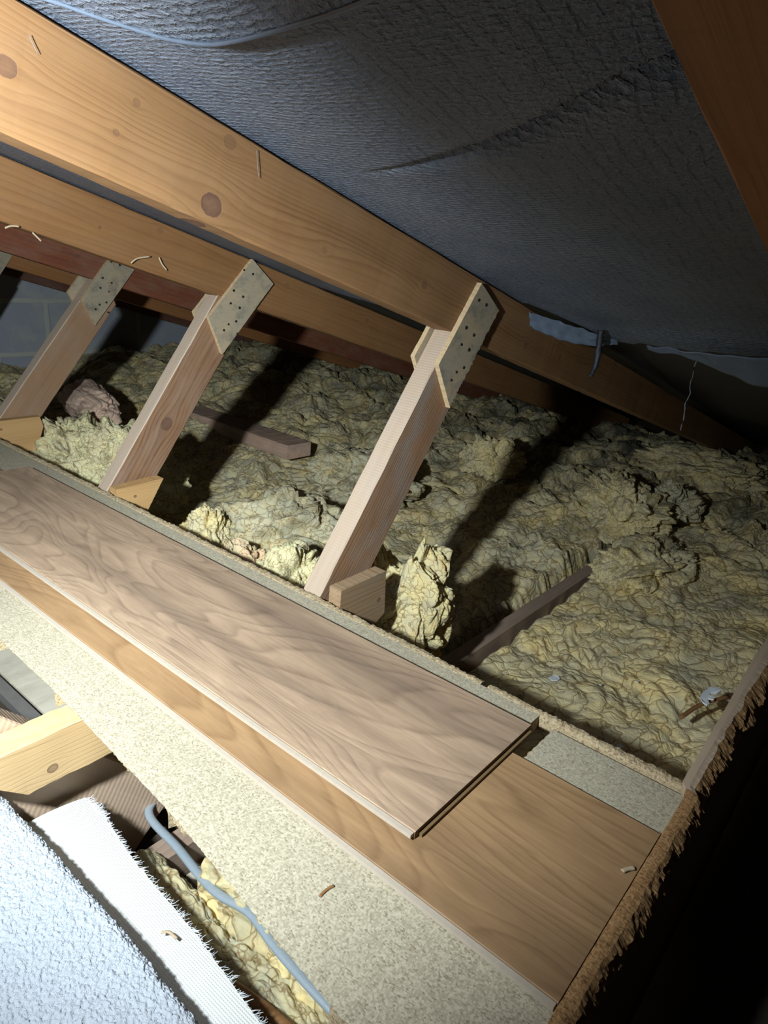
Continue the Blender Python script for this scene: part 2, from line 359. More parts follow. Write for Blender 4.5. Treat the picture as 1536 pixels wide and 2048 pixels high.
# ------------------------------------------------------------------ geometry helpers for timber
def board(name, L, w, t, mat, parent, origin, ang, y0, seed=0, rough=.0004, nseg=60, endcut=None, mats=None):
    """board in a truss plane: local x along, local z from 0 down to -w, local y 0..t"""
    c = .0018; prof = [(0, -c), (c, 0), (t-c, 0), (t, -c), (t, -w+c), (t-c, -w), (c, -w), (0, -w+c)]
    vs = []; fs = []; n = len(prof)
    for i in range(nseg+1):
        x = L*i/nseg
        for k, (py, pz) in enumerate(prof):
            j1 = nz((x*25, k*3.1+seed, seed*7.7))*rough*1.6+nz((x*90, k*5+seed, 3))*rough
            j2 = nz((x*25, k*3.1+seed+50, seed*7.7))*rough*1.6
            xx = x
            if endcut:
                e0, e1 = endcut
                if e0 > 0: xx = max(xx, e0*(-pz/w))
                if e1 < 0: xx = min(xx, L+e1*(-pz/w))
            vs.append((xx, py+j2, pz+j1))
    for i in range(nseg):
        for k in range(n): fs.append((i*n+k, i*n+(k+1) % n, (i+1)*n+(k+1) % n, (i+1)*n+k))
    fs.append(tuple(range(n))); fs.append(tuple(nseg*n+k for k in range(n))[::-1])
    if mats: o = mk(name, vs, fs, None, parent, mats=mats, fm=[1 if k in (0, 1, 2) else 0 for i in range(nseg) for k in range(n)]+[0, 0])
    else: o = mk(name, vs, fs, mat, parent)
    o.location = Vector((origin[0], y0, origin[1])) - (parent.location if parent else Vector((0, 0, 0)))
    o.rotation_euler = (0, -ang, 0)
    return o
def prism_y(name, poly, y0, y1, mats, parent, jag=None):
    """polygon in x,z extruded along y; face material 0, side material 1"""
    base = parent.location if parent else Vector((0, 0, 0))
    pts = []
    for i, p in enumerate(poly):
        q = poly[(i+1) % len(poly)]; L = math.dist(p, q); n = max(1, int(L/.004))
        for k in range(n):
            t = k/n; j = nz((p[0]+(q[0]-p[0])*t, y0, p[1]+(q[1]-p[1])*t), 260)*.0007
            if jag and i in jag and 0 < k: j += random.uniform(-.0035, .001)
            nx, nzz = (q[1]-p[1])/L, -(q[0]-p[0])/L
            pts.append((p[0]+(q[0]-p[0])*t+nx*j, p[1]+(q[1]-p[1])*t+nzz*j))
    n = len(pts)
    vs = [(x, y0, z) for x, z in pts]+[(x, y1, z) for x, z in pts]
    vs = [Vector(v)-base for v in vs]
    fs = [tuple(range(n)), tuple(range(n, 2*n))[::-1]]+[(i, n+i, n+(i+1) % n, (i+1) % n) for i in range(n)]
    return mk(name, vs, fs, None, parent, mats=mats, fm=[0, 0]+[1]*n)

# ------------------------------------------------------------------ setting
SL = math.atan(.25)
def rooftop(x): return .45-.25*(x-1)
def insul_z(x, y): return -.245+.07*sm(x, 1.2, 2.4)+.17*sm(y, 1.3, 3.0)

wall = mk('wall_gable', [(-1.5, 3.12, -.4), (4.2, 3.12, -.4), (4.2, 3.12, 1.4), (-1.5, 3.12, 1.4), (-1.5, 3.24, -.4), (4.2, 3.24, -.4), (4.2, 3.24, 1.4), (-1.5, 3.24, 1.4)],
     [(0, 1, 2, 3), (4, 5, 6, 7), (0, 1, 5, 4), (3, 2, 6, 7), (0, 3, 7, 4), (1, 2, 6, 5)], m_block)
for v in wall.data.vertices: v.co -= Vector((-.28, 0, -.268))
wall.location = (-.28, 0, -.268)
tag(wall, kind='structure')
fl = mk('floor', [(-1.5, -1.5, -.30), (4.2, -1.5, -.30), (4.2, 3.12, -.30), (-1.5, 3.12, -.30), (-1.5, -1.5, -.32), (4.2, -1.5, -.32), (4.2, 3.12, -.32), (-1.5, 3.12, -.32)],
     [(0, 1, 2, 3), (4, 5, 6, 7), (0, 1, 5, 4), (3, 2, 6, 7), (0, 3, 7, 4), (1, 2, 6, 5)], m_darkfloor)
tag(fl, kind='structure')

# roofing felt, three overlapping sheets sagging between the rafters
TR = [.065, .62, 1.22, 1.82, 2.42, 3.02]
def bay_sag(y):
    c = [t+.0175 for t in [-.535]+TR+[3.62]]
    for a, b in zip(c, c[1:]):
        if a <= y <= b:
            t = (y-a)/(b-a); return (math.sin(math.pi*t))**1.3
    return 0
def felt_z(x, y): return rooftop(x)+.004-.020*bay_sag(y)*(.7+.5*nz((x*1.5, y*2, 0)))+.004*nz((x*6, y*6, 2))*bay_sag(y)
def interp(tab, y):
    if y <= tab[0][0]: return tab[0][1]
    for (a, b), (c, d) in zip(tab, tab[1:]):
        if y <= c: return b+(d-b)*(y-a)/(c-a)
    return tab[-1][1]
def crease_x(y): return interp([(-.2, .40), (.12, .42), (.144, .425), (.19, .442), (.244, .468), (.32, .505), (.38, .53), (.45, .56), (.60, .62)], y)
def lip_x(y): return interp([(-.3, .30), (.1, .305), (.276, .315), (.363, .3195), (.43, .3235), (.47, .319), (.529, .298), (.545, .29), (.60, .27), (.66, .26), (3.2, .30)], y)+.0015*nz((y*17, 0, 0))
def sheetA(u, v):
    y = -.6+3.72*v; lip = lip_x(y)
    x = -1.2+(lip+1.2)*u**.8
    d = lip-x
    z = felt_z(x, y)-.014*math.exp(-d/.05)*(bay_sag(y))-.0035
    return (x, y, z)
fA = grid_obj('ceiling_felt_upper', 90, 400, sheetA, m_felt)
fA['kind'] = 'structure'
tube('felt_lip', [(lip_x(y), y, felt_z(lip_x(y), y)-.014*bay_sag(y)-.0040) for y in [i*.012-.5 for i in range(300)]], .0016, m_felts, fA, 6)
def endx(y): return 1.24+.03*nz((y*5, 3, 0))+.07*math.exp(-((y-.50)/.05)**2)-.10*math.exp(-((y-.62)/.06)**2)+.012*nz((y*40, 3, 5))
def sheetB(u, v):
    y = -.6+3.72*v; x = .20+(endx(y)-.20)*u
    z = felt_z(x, y)
    if y < .62:
        d = x-crease_x(y)
        g = sm(.56-y, .0, .40); wd = .007+.015*g
        z += .055*g*(0 if d < -.004 else ((d+.004)/.004 if d < 0 else math.exp(-(d/wd)**2)))-.006*g*math.exp(-(max(-d, 0)/.04))*(1 if d < 0 else math.exp(-d/.004))
    z -= .012*sm(x, endx(y)-.10, endx(y))*bay_sag(y)
    return (x, y, z)
fB = grid_obj('ceiling_felt_lower', 420, 620, sheetB, m_felt); fB['kind'] = 'structure'
def sheetC(u, v):
    y = -.6+3.72*v; x = 1.0+2.9*u
    return (x, y, felt_z(x, y)+.022-.01*bay_sag(y))
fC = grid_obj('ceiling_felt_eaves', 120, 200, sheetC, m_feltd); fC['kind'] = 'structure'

# ------------------------------------------------------------------ trusses
names = {0: 'close orange roof truss rafter crossing the top right corner',
         1: 'nearest full roof truss with big orange knotted rafter and plywood gusset',
         2: 'second roof truss, amber rafter directly behind the big orange one',
         3: 'third roof truss with red-brown rafter, partly hidden behind amber rafter',
         4: 'fourth roof truss, only grey gusset and narrow amber strip showing at left',
         5: 'last red-brown roof truss against the grey block wall'}
nail_rel = [(.976, .421), (.949, .379), (.974, .367), (.941, .353), (.965, .344), (.936, .310), (.956, .316), (1.000, .414), (.924, .298), (.960, .290)]
def truss(i, y):
    root = empty('roof_truss', (.8, y, .3)); tag(root, names[i], 'roof truss', 'trusses along the loft')
    z0 = rooftop(-.2)
    L = (3.75)/math.cos(SL)
    r = board('rafter', L, .0945, .035, m_raf[i], root, (-.2, z0), -SL, y, seed=i*3.3, nseg=240)
    if i == 0: return root
    # strut: local x along web from its foot, z=0 is the upper-left face
    ang = math.atan2(.334, .237) if i != 3 else math.atan2(.289, .230); ux, uz = math.cos(ang), math.sin(ang)
    fx, fz = .661+{2: .012, 3: .051, 4: .02}.get(i, 0)-.27*ux/uz, -.27
    top = (.353-.25*(.915-1)-.004+.27)/uz
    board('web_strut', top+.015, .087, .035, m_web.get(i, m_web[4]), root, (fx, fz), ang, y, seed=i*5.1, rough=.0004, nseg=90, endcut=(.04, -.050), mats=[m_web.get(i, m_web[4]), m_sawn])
    dx = {1: 0, 2: .022, 3: .05, 4: .02, 5: 0}[i]
    poly = [(.885, .324), (.931, .252), (1.044, .405), (.979, .447)]
    if i in (4, 5): poly = [(px+dx, pz) for px, pz in poly]
    if i == 2: poly = [(.906, .326), (.942, .250), (1.080, .398), (1.020, .4455)]
    if i == 3: poly = [(.949, .305), (.985, .237), (1.112, .390), (1.058, .438)]
    for s, (a, b) in enumerate(((y-.0095, y-.0005), (y+.0355, y+.0435))):
        pl = poly if s == 0 else [(px-(.004 if i != 3 else .012), pz+(.006 if i != 3 else .012)) for px, pz in poly]
        g = prism_y('gusset_plate', pl, a, b, [m_plyface, m_plyedge], root, jag=(1,) if s == 0 and i == 1 else None)
        if s == 0 and i <= 3:
            for (nx, nzv) in nail_rel:
                ox, oz = poly[0][0]-.885, poly[0][1]-.324
                vs = []; fs = []
                rr = random.uniform(.0022, .0032)
                for k in range(8): vs.append((nx+ox+rr*math.cos(k*.785), a-.0008, nzv+oz+rr*math.sin(k*.785)*.9))
                for k in range(8): vs.append((nx+ox+rr*1.15*math.cos(k*.785), a+.0004, nzv+oz+rr*1.15*math.sin(k*.785)*.9))
                fs = [tuple(range(8))]+[(k, (k+1) % 8, 8+(k+1) % 8, 8+k) for k in range(8)]
                mk('nail', [Vector(v)-root.location for v in vs], fs, m_nail, g)
    board('bottom_chord', 4.2, .05, .032, m_oldj, root, (-.4, -.248 if i == 1 else -.262), 0, y-.043 if i == 1 else y, seed=i*2.2, nseg=120)
    if i == 1:
        # the other strut of the W, running down to the same joint below the deck
        a2 = math.atan2(-.151, .144)
        board('web_strut', .66, .10, .035, m_dark_member, root, (-.02, .255), a2, y+.03, seed=9, nseg=70)
    return root
for i, y in enumerate(TR): truss(i, y)

# ------------------------------------------------------------------ deck: cleats and bearer
def cleat(name, poly, y0, y1, mat, label, cat='timber block', group=None):
    o = prism_y(name, poly, y0, y1, [mat, mat], None)
    ox, oz = poly[0]
    for v in o.data.vertices: v.co -= Vector((ox, y0, oz))
    o.location = (ox, y0, oz)
    tag(o, label, cat, group); return o
cleat('timber_cleat', [(.667, .018), (.768, .019), (.774, -.055), (.735, -.078), (.667, -.078)], .585, .608, m_cleat, 'rough brown timber block at the foot of the nearest strut', group='timber blocks at the strut feet')
cleat('timber_cleat', [(.667, .006), (.772, .010), (.735, -.05), (.71, -.075), (.667, -.075)], 1.183, 1.208, m_cleat2, 'honey pine timber block at the foot of the second strut', group='timber blocks at the strut feet')
cleat('timber_cleat', [(.667, .012), (.805, .012), (.812, -.015), (.79, -.075), (.667, -.075)], 1.785, 1.808, m_cleat2, 'honey pine timber block at the foot of the third strut, at the left edge', group='timber blocks at the strut feet')
o = board('deck_bearer', .415, .0640, .035, m_bearer, None, (.158, -.0212), 0, .613, seed=31, rough=.0008, nseg=120, endcut=(.075, 0))
# slanting rough-sawn front end of the bearer, cut back underneath
tag(o, 'pale fresh sawn pine bearer sticking out from under the chipboard at left', 'timber bearer')
# ------------------------------------------------------------------ chipboard deck
def slab(name, outline, z0, z1, mats, parent, rough_edges, amp=.0016, loc=Vector((0, 0, 0)), slope=None, step=.0018, raw=()):
    """outline: ccw list of (x,y); edge i goes to i+1; rough edges crumble"""
    pts = []
    for i, p in enumerate(outline):
        q = outline[(i+1) % len(outline)]; L = math.dist(p, q)
        n = max(1, int(L/step)) if i in rough_edges else max(1, int(L/.05))
        for k in range(n):
            t = k/n; x = p[0]+(q[0]-p[0])*t; y = p[1]+(q[1]-p[1])*t
            pts.append((x, y, (q[1]-p[1])/L, -(q[0]-p[0])/L, (i in rough_edges) and k > 0, i))
    lv = 9; n = len(pts); vs = []
    for l in range(lv+1):
        z = z1+(z0-z1)*l/lv
        for (x, y, nx, ny, r, ei) in pts:
            d = 0; zz = z
            big = slope and ei in slope; pos = big and slope[ei] > 0
            if r:
                if l == 0: d = nz((x*260, y*260, 0))*amp*.5
                else:
                    s_ = .9 if big else 1.
                    d = nz((x*150, y*150, z*260))*amp*1.6*s_+abs(nz((x*330, y*330, z*420)))*amp*1.9*s_+nz((x*800, y*800, z*900))*amp*.6
                    zz = z+nz((x*260, y*260, z*300+9))*.0022
            if big and r:
                f = l/lv; d += slope[ei]*(f**.8)*(.75+.5*nz((x*28, y*28, 9))+.35*nz((x*85, y*85, 2)))
            vs.append(Vector((x+nx*d, y+ny*d, zz))-loc)
    fs = [tuple(range(n)), tuple(lv*n+k for k in range(n))[::-1]]; fm = [0, 0]
    ri = len(mats) if raw else 1
    for l in range(lv):
        for k in range(n):
            fs.append((l*n+k, (l+1)*n+k, (l+1)*n+(k+1) % n, l*n+(k+1) % n)); fm.append(ri if pts[k][5] in raw else 1)
    if raw: mats = mats+[m_chipraw]
    return mk(name, vs, fs, None, parent, mats=mats, fm=fm, loc=None if parent else loc)
TH = .0205
dl = Vector((.45, 1.2, -TH))
FA = [(.2530, .2), (.270, .42), (.283, .65), (.286, .80), (.292, 1.2), (.30, 3.0)]
def front(y):
    for (x0, y0), (x1, y1) in zip(FA, FA[1:]):
        if y <= y1: return x0+(x1-x0)*(y-y0)/(y1-y0)
    return .3
deck = empty('chipboard_deck_panel', dl); tag(deck, 'long green-grey chipboard deck panel lying under the wood-effect planks', 'chipboard panel', 'chipboard panels of the loft deck')
ol = [(.232, .0850), (.503, .0850), (.503, .2505), (.642, .2505), (.642, 2.95), (.300, 2.95), (.292, 1.2), (.286, .80), (.283, .65), (.270, .42), (.2465, .2)]
slab('board', ol, -TH, 0, [m_chipb, m_chipedge], deck, (5, 6, 7, 8, 9), loc=dl, slope={5: -.022, 6: -.022, 7: -.022, 8: -.022, 9: -.022})
def rim(name, y0, y1, parent, loc, seed):
    n = int((y1-y0)/.0016); prof = [(-.0005, -.003), (.0005, .0002), (.005, .0012), (.010, .0007), (.0135, -.002), (.0145, -.008), (.012, -.0165), (.0, -.0185)]
    vs = []; fs = []; m = len(prof)
    for i in range(n+1):
        y = y0+(y1-y0)*i/n
        ragg = .0022*nz((y*38, seed, 0))+.0018*nz((y*120, seed, 4))
        for k, (px, pz) in enumerate(prof):
            e = 1 if 1 <= k <= 6 else .3
            dx = e*(nz((y*260, k*1.7, seed))*.0016+nz((y*700, k*2.9, seed))*.0009)+(ragg if k >= 3 and k < 7 else ragg*.3)
            dz = e*(nz((y*260, k*1.7, seed+20))*.0012+nz((y*700, k*3.3, seed+9))*.0007)
            vs.append(Vector((.6445+px+dx-.010*(.5*(1-sm(y, .1, .9))), y, pz+dz))-loc)
    for i in range(n):
        for k in range(m): fs.append((i*m+k, i*m+(k+1) % m, (i+1)*m+(k+1) % m, (i+1)*m+k))
    fs.append(tuple(range(m))); fs.append(tuple(n*m+k for k in range(m))[::-1])
    o = mk(name, vs, fs, m_chipedge, parent); return o
o = rim('broken_edge', .331, 2.95, deck, dl, 1.5); o['label'] = 'crumbling pale tongue along the far edge of the panel'
def strip(name, x0, x1, y0, y1, z0, z1, mat, parent, loc):
    vs = [Vector((x, y, z))-loc for z in (z0, z1) for (x, y) in ((x0, y0), (x1, y0), (x1, y1), (x0, y1))]
    return mk(name, vs, [(0, 1, 2, 3), (4, 5, 6, 7), (0, 1, 5, 4), (1, 2, 6, 5), (2, 3, 7, 6), (3, 0, 4, 7)], mat, parent)
dl2 = Vector((.45, .15, -TH))
deck2 = empty('chipboard_deck_panel', dl2); tag(deck2, 'short chipboard deck panel with torn brown end at the right, beyond the gap', 'chipboard panel', 'chipboard panels of the loft deck')
ol = [(.505, .0850), (.628, .0850), (.628, .2275), (.505, .2275)]
slab('board', ol, -TH, 0, [m_chipb, m_chipraw], deck2, (2,), amp=.0018, loc=dl2)
o = rim('broken_edge', .088, .3215, deck2, dl2, 4.5); o['label'] = 'crumbling pale tongue running past the gap'

# ------------------------------------------------------------------ laminate planks
def plank(label, x0, x1, y0, y1, z0, th, mat, lip_far, skew=0.):
    loc = Vector(((x0+x1)/2, (y0+y1)/2, z0))
    r = empty('laminate_plank', loc); tag(r, label, 'laminate plank', 'wood-effect laminate planks on the deck')
    c = .0008
    vs = []
    for (a, b, z) in ((x0, 0, z0), (x0, 0, z0+th-c), (x0+c, 0, z0+th), (x1-c, 0, z0+th), (x1, 0, z0+th-c), (x1, 0, z0)):
        vs.append((a, z))
    prof = vs; V = []; n = len(prof)
    for y in (y0, y1):
        for (x, z) in prof: V.append(Vector((x+skew*(y-y0), y, z))-loc)
    fs = [(k, (k+1) % n, n+(k+1) % n, n+k) for k in range(n)]+[tuple(range(n)), tuple(range(n, 2*n))[::-1]]
    fm = [1, 0, 0, 0, 1, 1, 1, 1]
    mk('plank_body', V, fs, None, r, mats=[mat, m_fibreboard], fm=fm)
    # pale lip on the near long edge, click groove on the far one
    o = strip('edge_lip', x0-.0048, x0-.0002, y0+.001, y1-.001, z0+.003, z0+th-.0012, m_tongue, r, loc)
    for v in o.data.vertices: v.co.x += skew*(v.co.y+loc.y-y0)
    o['label'] = 'pale grey tongue'
    o = strip('locking_groove', x1+.0004, x1+lip_far, y0+.0025, y1-.001, z0+.0004, z0+.0030, m_groove, r, loc)
    for v in o.data.vertices: v.co.x += skew*(v.co.y+loc.y-y0)
    if z0 > .005:
        o = strip('end_groove', x0+.006, x1-.004, y0-.0035, y0+.0002, z0+.0003, z0+.0032, m_fibreboard, r, loc)
    return r
plank('brown wood-effect plank lying lower, cut off at the right end of the deck', .3480, .5520, .0850, 1.80, .0004, .008, m_lam2, .0055)
plank('greyish brown wood-effect plank lying on top, its square end standing proud', .3900, .5960, .2400, 1.378, .0088, .008, m_lam1, .006, skew=-.003)

# ------------------------------------------------------------------ rough batten right of deck
def batten():
    loc = Vector((.22, .075, -.014)); n = 760; vs = []; fs = []
    prof = [(0., -.014), (0., .0085), (0., .0095), (.3, .0097), (.55, .0085), (.72, .0055), (.85, .002), (.95, -.002), (1., -.006), (1., -.010), (.9, -.0138), (.5, -.014)]
    m = len(prof)
    for i in range(n+1):
        x = .20+1.18*i/n
        yl = .0840+.0085*sm(x, .622, .640)+.006*sm(x, .64, 1.0)+.0022*nz((x*9, 1, 0))*sm(x, .63, .66)+.0006*nz((x*60, 1, 0))
        wd = .0185+.004*nz((x*12, 4, 0))+.004*sm(x, .62, .66)+.006*sm(x, .75, .95)
        for k, (f, pz) in enumerate(prof):
            r = max(0., (f-.35)/.65)
            j = r*(.0040*nz((x*45, k*.35, 0))+.0032*nz((x*140, k*.9, 3))+.0016*nz((x*420, k*1.7, 6)))+r*.010*sm(x, .68, .74)*max(0, nz((x*26, k*.3, 8)))
            jz = r*(.0022*nz((x*120, k*.8, 15))+.0012*nz((x*400, k*1.7, 16)))
            vs.append(Vector((x, yl-wd*f-j, pz+jz))-loc)
    for i in range(n):
        for k in range(m): fs.append((i*m+k, i*m+(k+1) % m, (i+1)*m+(k+1) % m, (i+1)*m+k))
    fm = []
    for i in range(n):
        pale = (.20+1.18*i/n) > .628
        fm += [0 if pale else 1, 0 if pale else 1, 0 if pale else 1] + ([0] if pale else [1]) + [1]*8
    fs.append(tuple(range(m))); fs.append(tuple(n*m+k for k in range(m))[::-1]); fm += [1, 1]
    o = mk('splintered_batten', vs, fs, None, None, mats=[m_paleb, m_chipraw], fm=fm, loc=loc)
    tag(o, 'rough splintered brown batten edging the right end of the deck and running on beyond it', 'batten')
batten()
o = board('light_blocker', 1.9, .245, .016, m_oldj, None, (-.3, -.0235), 0, .0685, seed=41); tag(o, 'upright board added to block light under the right end of the deck', 'light-blocking board')  # added to stop torch light passing under the batten onto the floor
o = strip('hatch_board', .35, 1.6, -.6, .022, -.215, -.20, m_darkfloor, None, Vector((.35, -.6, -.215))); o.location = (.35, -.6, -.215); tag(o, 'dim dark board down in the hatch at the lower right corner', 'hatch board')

# ------------------------------------------------------------------ glass wool blankets
def billow(p, s, seed):
    v = Vector(p)*s+Vector((seed, seed*.7, seed*1.3)); return 1-abs(noise.noise(v))*2
def wool_h(x, y):
    w = Vector((noise.noise(Vector((x*5, y*5, 1.)))*.09, noise.noise(Vector((x*5, y*5, 7.)))*.09, 0))
    p = Vector((x, y, 0))+w
    h = .026*noise.noise(p*2.6)+.030*noise.noise(p*6.5+Vector((3, 1, 0)))
    q = Vector((p.x*7, p.y*13, .5)); a = abs(noise.noise(q)); h += .024*min(a*1.8, 1.)
    q = Vector((p.x*19+9, p.y*36, 2.5)); a = abs(noise.noise(q)); h += .010*min(a*2.0, 1.)
    q = Vector((p.x*70+9, p.y*95, 4.5)); h += .0028*min(abs(noise.noise(q))*2.0, 1.)
    return h-.028
def blanket(name, label, x0, x1, y0, y1, nx, ny, mat, edge, amp=1.):
    loc = Vector(((x0+x1)/2, (y0+y1)/2, -.26))
    def fn(u, v):
        x = x0+(x1-x0)*u**1.45; y = y0+(y1-y0)*v
        z = insul_z(x, y)+wool_h(x, y)*amp(x, y)
        dx = .012*noise.noise(Vector((x*17, y*17, 31)))*amp(x, y); dy = .012*noise.noise(Vector((x*17, y*17, 57)))*amp(x, y)
        z = edge(x, y, z)
        return (x+dx-loc.x, y+dy-loc.y, z-loc.z)
    o = grid_obj(name, nx, ny, fn, mat, None, loc=loc); tag(o, label, 'loft insulation', 'glass wool blankets between the joists'); return o
def edgeA(x, y, z):
    j = .012*nz((x*14, 1, 8))+.006*nz((x*45, 1, 8))
    if x < 2.08: z -= .075*(1-sm(.590-y+j, .004, .045))*sm(2.12-x, 0, .06)
    z -= .09*(1-sm(y, .085, .13+.01*nz((x*12, 4, 4))))
    z -= .06*(1-sm(x, .655, .80))
    return z
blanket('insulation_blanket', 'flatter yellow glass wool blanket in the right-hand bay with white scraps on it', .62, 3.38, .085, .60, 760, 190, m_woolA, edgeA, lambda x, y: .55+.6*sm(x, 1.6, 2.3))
def edgeB(x, y, z):
    j = .015*nz((x*13, 9, 8))+.007*nz((x*50, 1, 8))
    if x < 2.08: z -= .085*(1-sm(y-.615+j, .0, .05))*sm(2.12-x, 0, .06)
    z -= .03*(1-sm(x, .72, .85))
    return z
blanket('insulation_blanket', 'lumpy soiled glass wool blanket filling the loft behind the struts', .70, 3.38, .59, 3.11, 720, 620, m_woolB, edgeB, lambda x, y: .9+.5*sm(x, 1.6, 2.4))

def clump(name, c, r, mat, label, seed, cat='insulation clump', amp=.34, rot=0., sub=6, squash=None, group='torn clumps of glass wool', parent=None, freq=2.2, floorz=None):
    bm = bmesh.new(); bmesh.ops.create_icosphere(bm, subdivisions=sub, radius=1)
    R = Matrix.Rotation(rot, 3, 'Z'); rm = sum(r)/3
    for v in bm.verts:
        n = v.co.normalized(); s = seed*3.7
        w = Vector((noise.noise(n*1.7+Vector((s, 0, 0))), noise.noise(n*1.7+Vector((0, s, 0))), noise.noise(n*1.7+Vector((0, 0, s)))))*.6
        p = n+w
        d = 1+amp*(noise.noise(p*1.3+Vector((s, s, 0)))*1.0)
        d += amp*.62*(min(abs(noise.noise(p*freq+Vector((s, 1, 2))))*2.2, 1)-.5)
        d += amp*.26*(min(abs(noise.noise(p*freq*2.4+Vector((1, s, 2))))*2.2, 1)-.5)
        d += amp*.10*(min(abs(noise.noise(p*freq*6+Vector((1, 2, s))))*2.2, 1)-.5)
        d += amp*.045*noise.noise(p*freq*15+Vector((1, 2, s)))
        q = Vector((n.x*r[0], n.y*r[1], n.z*r[2]))*d
        v.co = R @ q
        if floorz is not None and v.co.z < floorz-c[2]: v.co.z = floorz-c[2]
    me = bpy.data.meshes.new(name); bm.to_mesh(me); bm.free(); me.materials.append(mat)
    for p in me.polygons: p.use_smooth = True
    o = bpy.data.objects.new(name, me); COL.objects.link(o); o.location = c
    tag(o, label, cat, group); return o
CL = [
 ((.98, 1.06, -.175), (.15, .17, .13), m_woolE, 'big rounded grey-beige wool mound between the two nearest struts', 1.1, .30),
 ((.82, 1.105, -.125), (.055, .055, .075), m_woolC, 'yellow ball of wool at the left foot of the big grey-beige mound', 2.3, .35),
 ((.79, .955, -.145), (.05, .085, .075), m_woolP, 'peach tinted wool tuft just behind the deck edge', 3.2, .35),
 ((.82, .84, -.125), (.055, .075, .085), m_woolD, 'pale yellow wool lump left of the nearest strut foot', 4.7, .38),
 ((.78, .76, -.185), (.05, .05, .06), m_woolE, 'small grey-green wool lump tucked behind the deck edge by the nearest strut', 5.9, .35),
 ((.90, 1.80, -.12), (.10, .13, .115), m_woolD, 'bright pale yellow torn wool heap between second and third struts, left half', 6.1, .45),
 ((.90, 1.56, -.105), (.10, .12, .125), m_woolD, 'bright pale yellow torn wool heap against the second strut', 7.3, .45),
 ((1.55, 1.30, -.165), (.14, .16, .085), m_woolE, 'grey wool hump in front of the loose timber end', 8.8, .4),
 ((2.05, 1.15, -.14), (.09, .1, .075), m_woolC, 'yellow wool tuft behind the nearest strut, halfway to the eaves', 9.4, .4),
 ((2.02, .66, -.19), (.17, .12, .10), m_woolC, 'raised yellow torn wool flap beside the upper end of the exposed joist', 10.2, .42),
 ((2.16, .57, -.185), (.09, .07, .075), m_woolE, 'crumpled grey-yellow wool knot covering the far end of the exposed joist', 11.6, .45),
 ((1.72, .47, -.215), (.16, .09, .055), m_woolC, 'ochre torn wool ridge just right of the exposed joist', 12.4, .45),
 ((2.75, .62, -.17), (.2, .17, .07), m_woolC, 'low yellow wool pad under the rafters near the eaves', 13.7, .4),
]
for c, r, mt, lb, sd, am in CL: clump('wool_clump', c, r, mt, lb, sd, amp=am, rot=sd)

# standing torn flap right of nearest strut foot: folded slabs of wool fused into one chunk
def flapchunk():
    bm = bmesh.new(); bmesh.ops.create_icosphere(bm, subdivisions=7, radius=1)
    c = Vector((.868, .633, -.105))
    for v in bm.verts:
        n = v.co.normalized().copy()
        # squarish block
        k = max(abs(n.x), abs(n.y), abs(n.z)); b = n.lerp(n/k, .55)
        w = Vector((noise.noise(n*2.0+Vector((4, 0, 0))), noise.noise(n*2.0+Vector((0, 4, 0))), noise.noise(n*2+Vector((0, 0, 4)))))*.5
        p = n+w
        # sheet-like layers running up and to the left
        lay = math.sin((p.y*1.0+p.x*.35)*9+noise.noise(p*3)*3)
        d = 1+.05*lay*max(0, .4+n.z)+.26*(min(abs(noise.noise(p*1.6))*2.0, 1)-.5)+.11*(min(abs(noise.noise(p*4.5))*2.2, 1)-.5)+.04*(min(abs(noise.noise(p*14))*2.2, 1)-.5)
        q = Vector((b.x*.048, b.y*.088, b.z*.115))*d
        # valley between two peaks
        if q.z > 0:
            yy = q.y
            q.z += .018*math.exp(-((yy+.04)/.03)**2)-.045*math.exp(-((yy-.004)/.03)**2)*sm(q.z, 0, .10)
        q.y -= .25*q.z*0
        q.x += .25*(q.z)*.3
        v.co = q
    me = bpy.data.meshes.new('wool_flap'); bm.to_mesh(me); bm.free(); me.materials.append(m_woolC)
    for p in me.polygons: p.use_smooth = True
    o = bpy.data.objects.new('wool_flap', me); COL.objects.link(o); o.location = c; o.rotation_euler = (0, 0, .25)
    tag(o, 'upright torn yellow wool flap standing right of the rough brown block', 'insulation clump', 'torn clumps of glass wool')
flapchunk()

# rolled pinkish wool beside the third strut
clump('rolled_wool', (1.075, 2.04, -.030), (.068, .20, .060), m_pink, 'pinkish brown rolled piece of wool lying behind the bright yellow heap', 31.3, cat='insulation roll', amp=.20, rot=math.radians(-12), group=None, freq=1.8)

# loose timber on the wool
o = board('loose_timber', .95, .048, .105, m_loose, None, (0, 0), 0, 0, seed=77, rough=.0012, nseg=80)
o.rotation_euler = (0, 0, math.radians(88)); o.location = (1.635, 1.62, -.135)
tag(o, 'short weathered timber offcut lying on the wool behind the second strut', 'timber offcut')

# small things on the wool
def sliver(name, a, b, r, mat, label, cat, flat=.5):
    o = tube(name, smooth_path([a, ((a[0]+b[0])/2, (a[1]+b[1])/2+.06*math.dist(a, b), (a[2]+b[2])/2), b], 6), r, mat, None, 6, flat=flat); tag(o, label, cat); return o
sliver('brown_stick', (1.103, .190, -.212), (1.225, .145, -.205), .0042, m_stick, 'thin brown stick lying on the yellow wool near the batten', 'stick')
def scrap(c, pts, label, h=.002, mat=m_white, cat='scrap'):
    n = len(pts); vs = [(x, y, nz((x*90, y*90, 1))*.004) for x, y in pts]+[(x, y, h+nz((x*90, y*90, 1))*.004) for x, y in pts]
    fs = [tuple(range(n))[::-1], tuple(range(n, 2*n))]+[(i, (i+1) % n, n+(i+1) % n, n+i) for i in range(n)]
    o = mk('plaster_scrap', vs, fs, mat, None, loc=c); tag(o, label, cat); return o
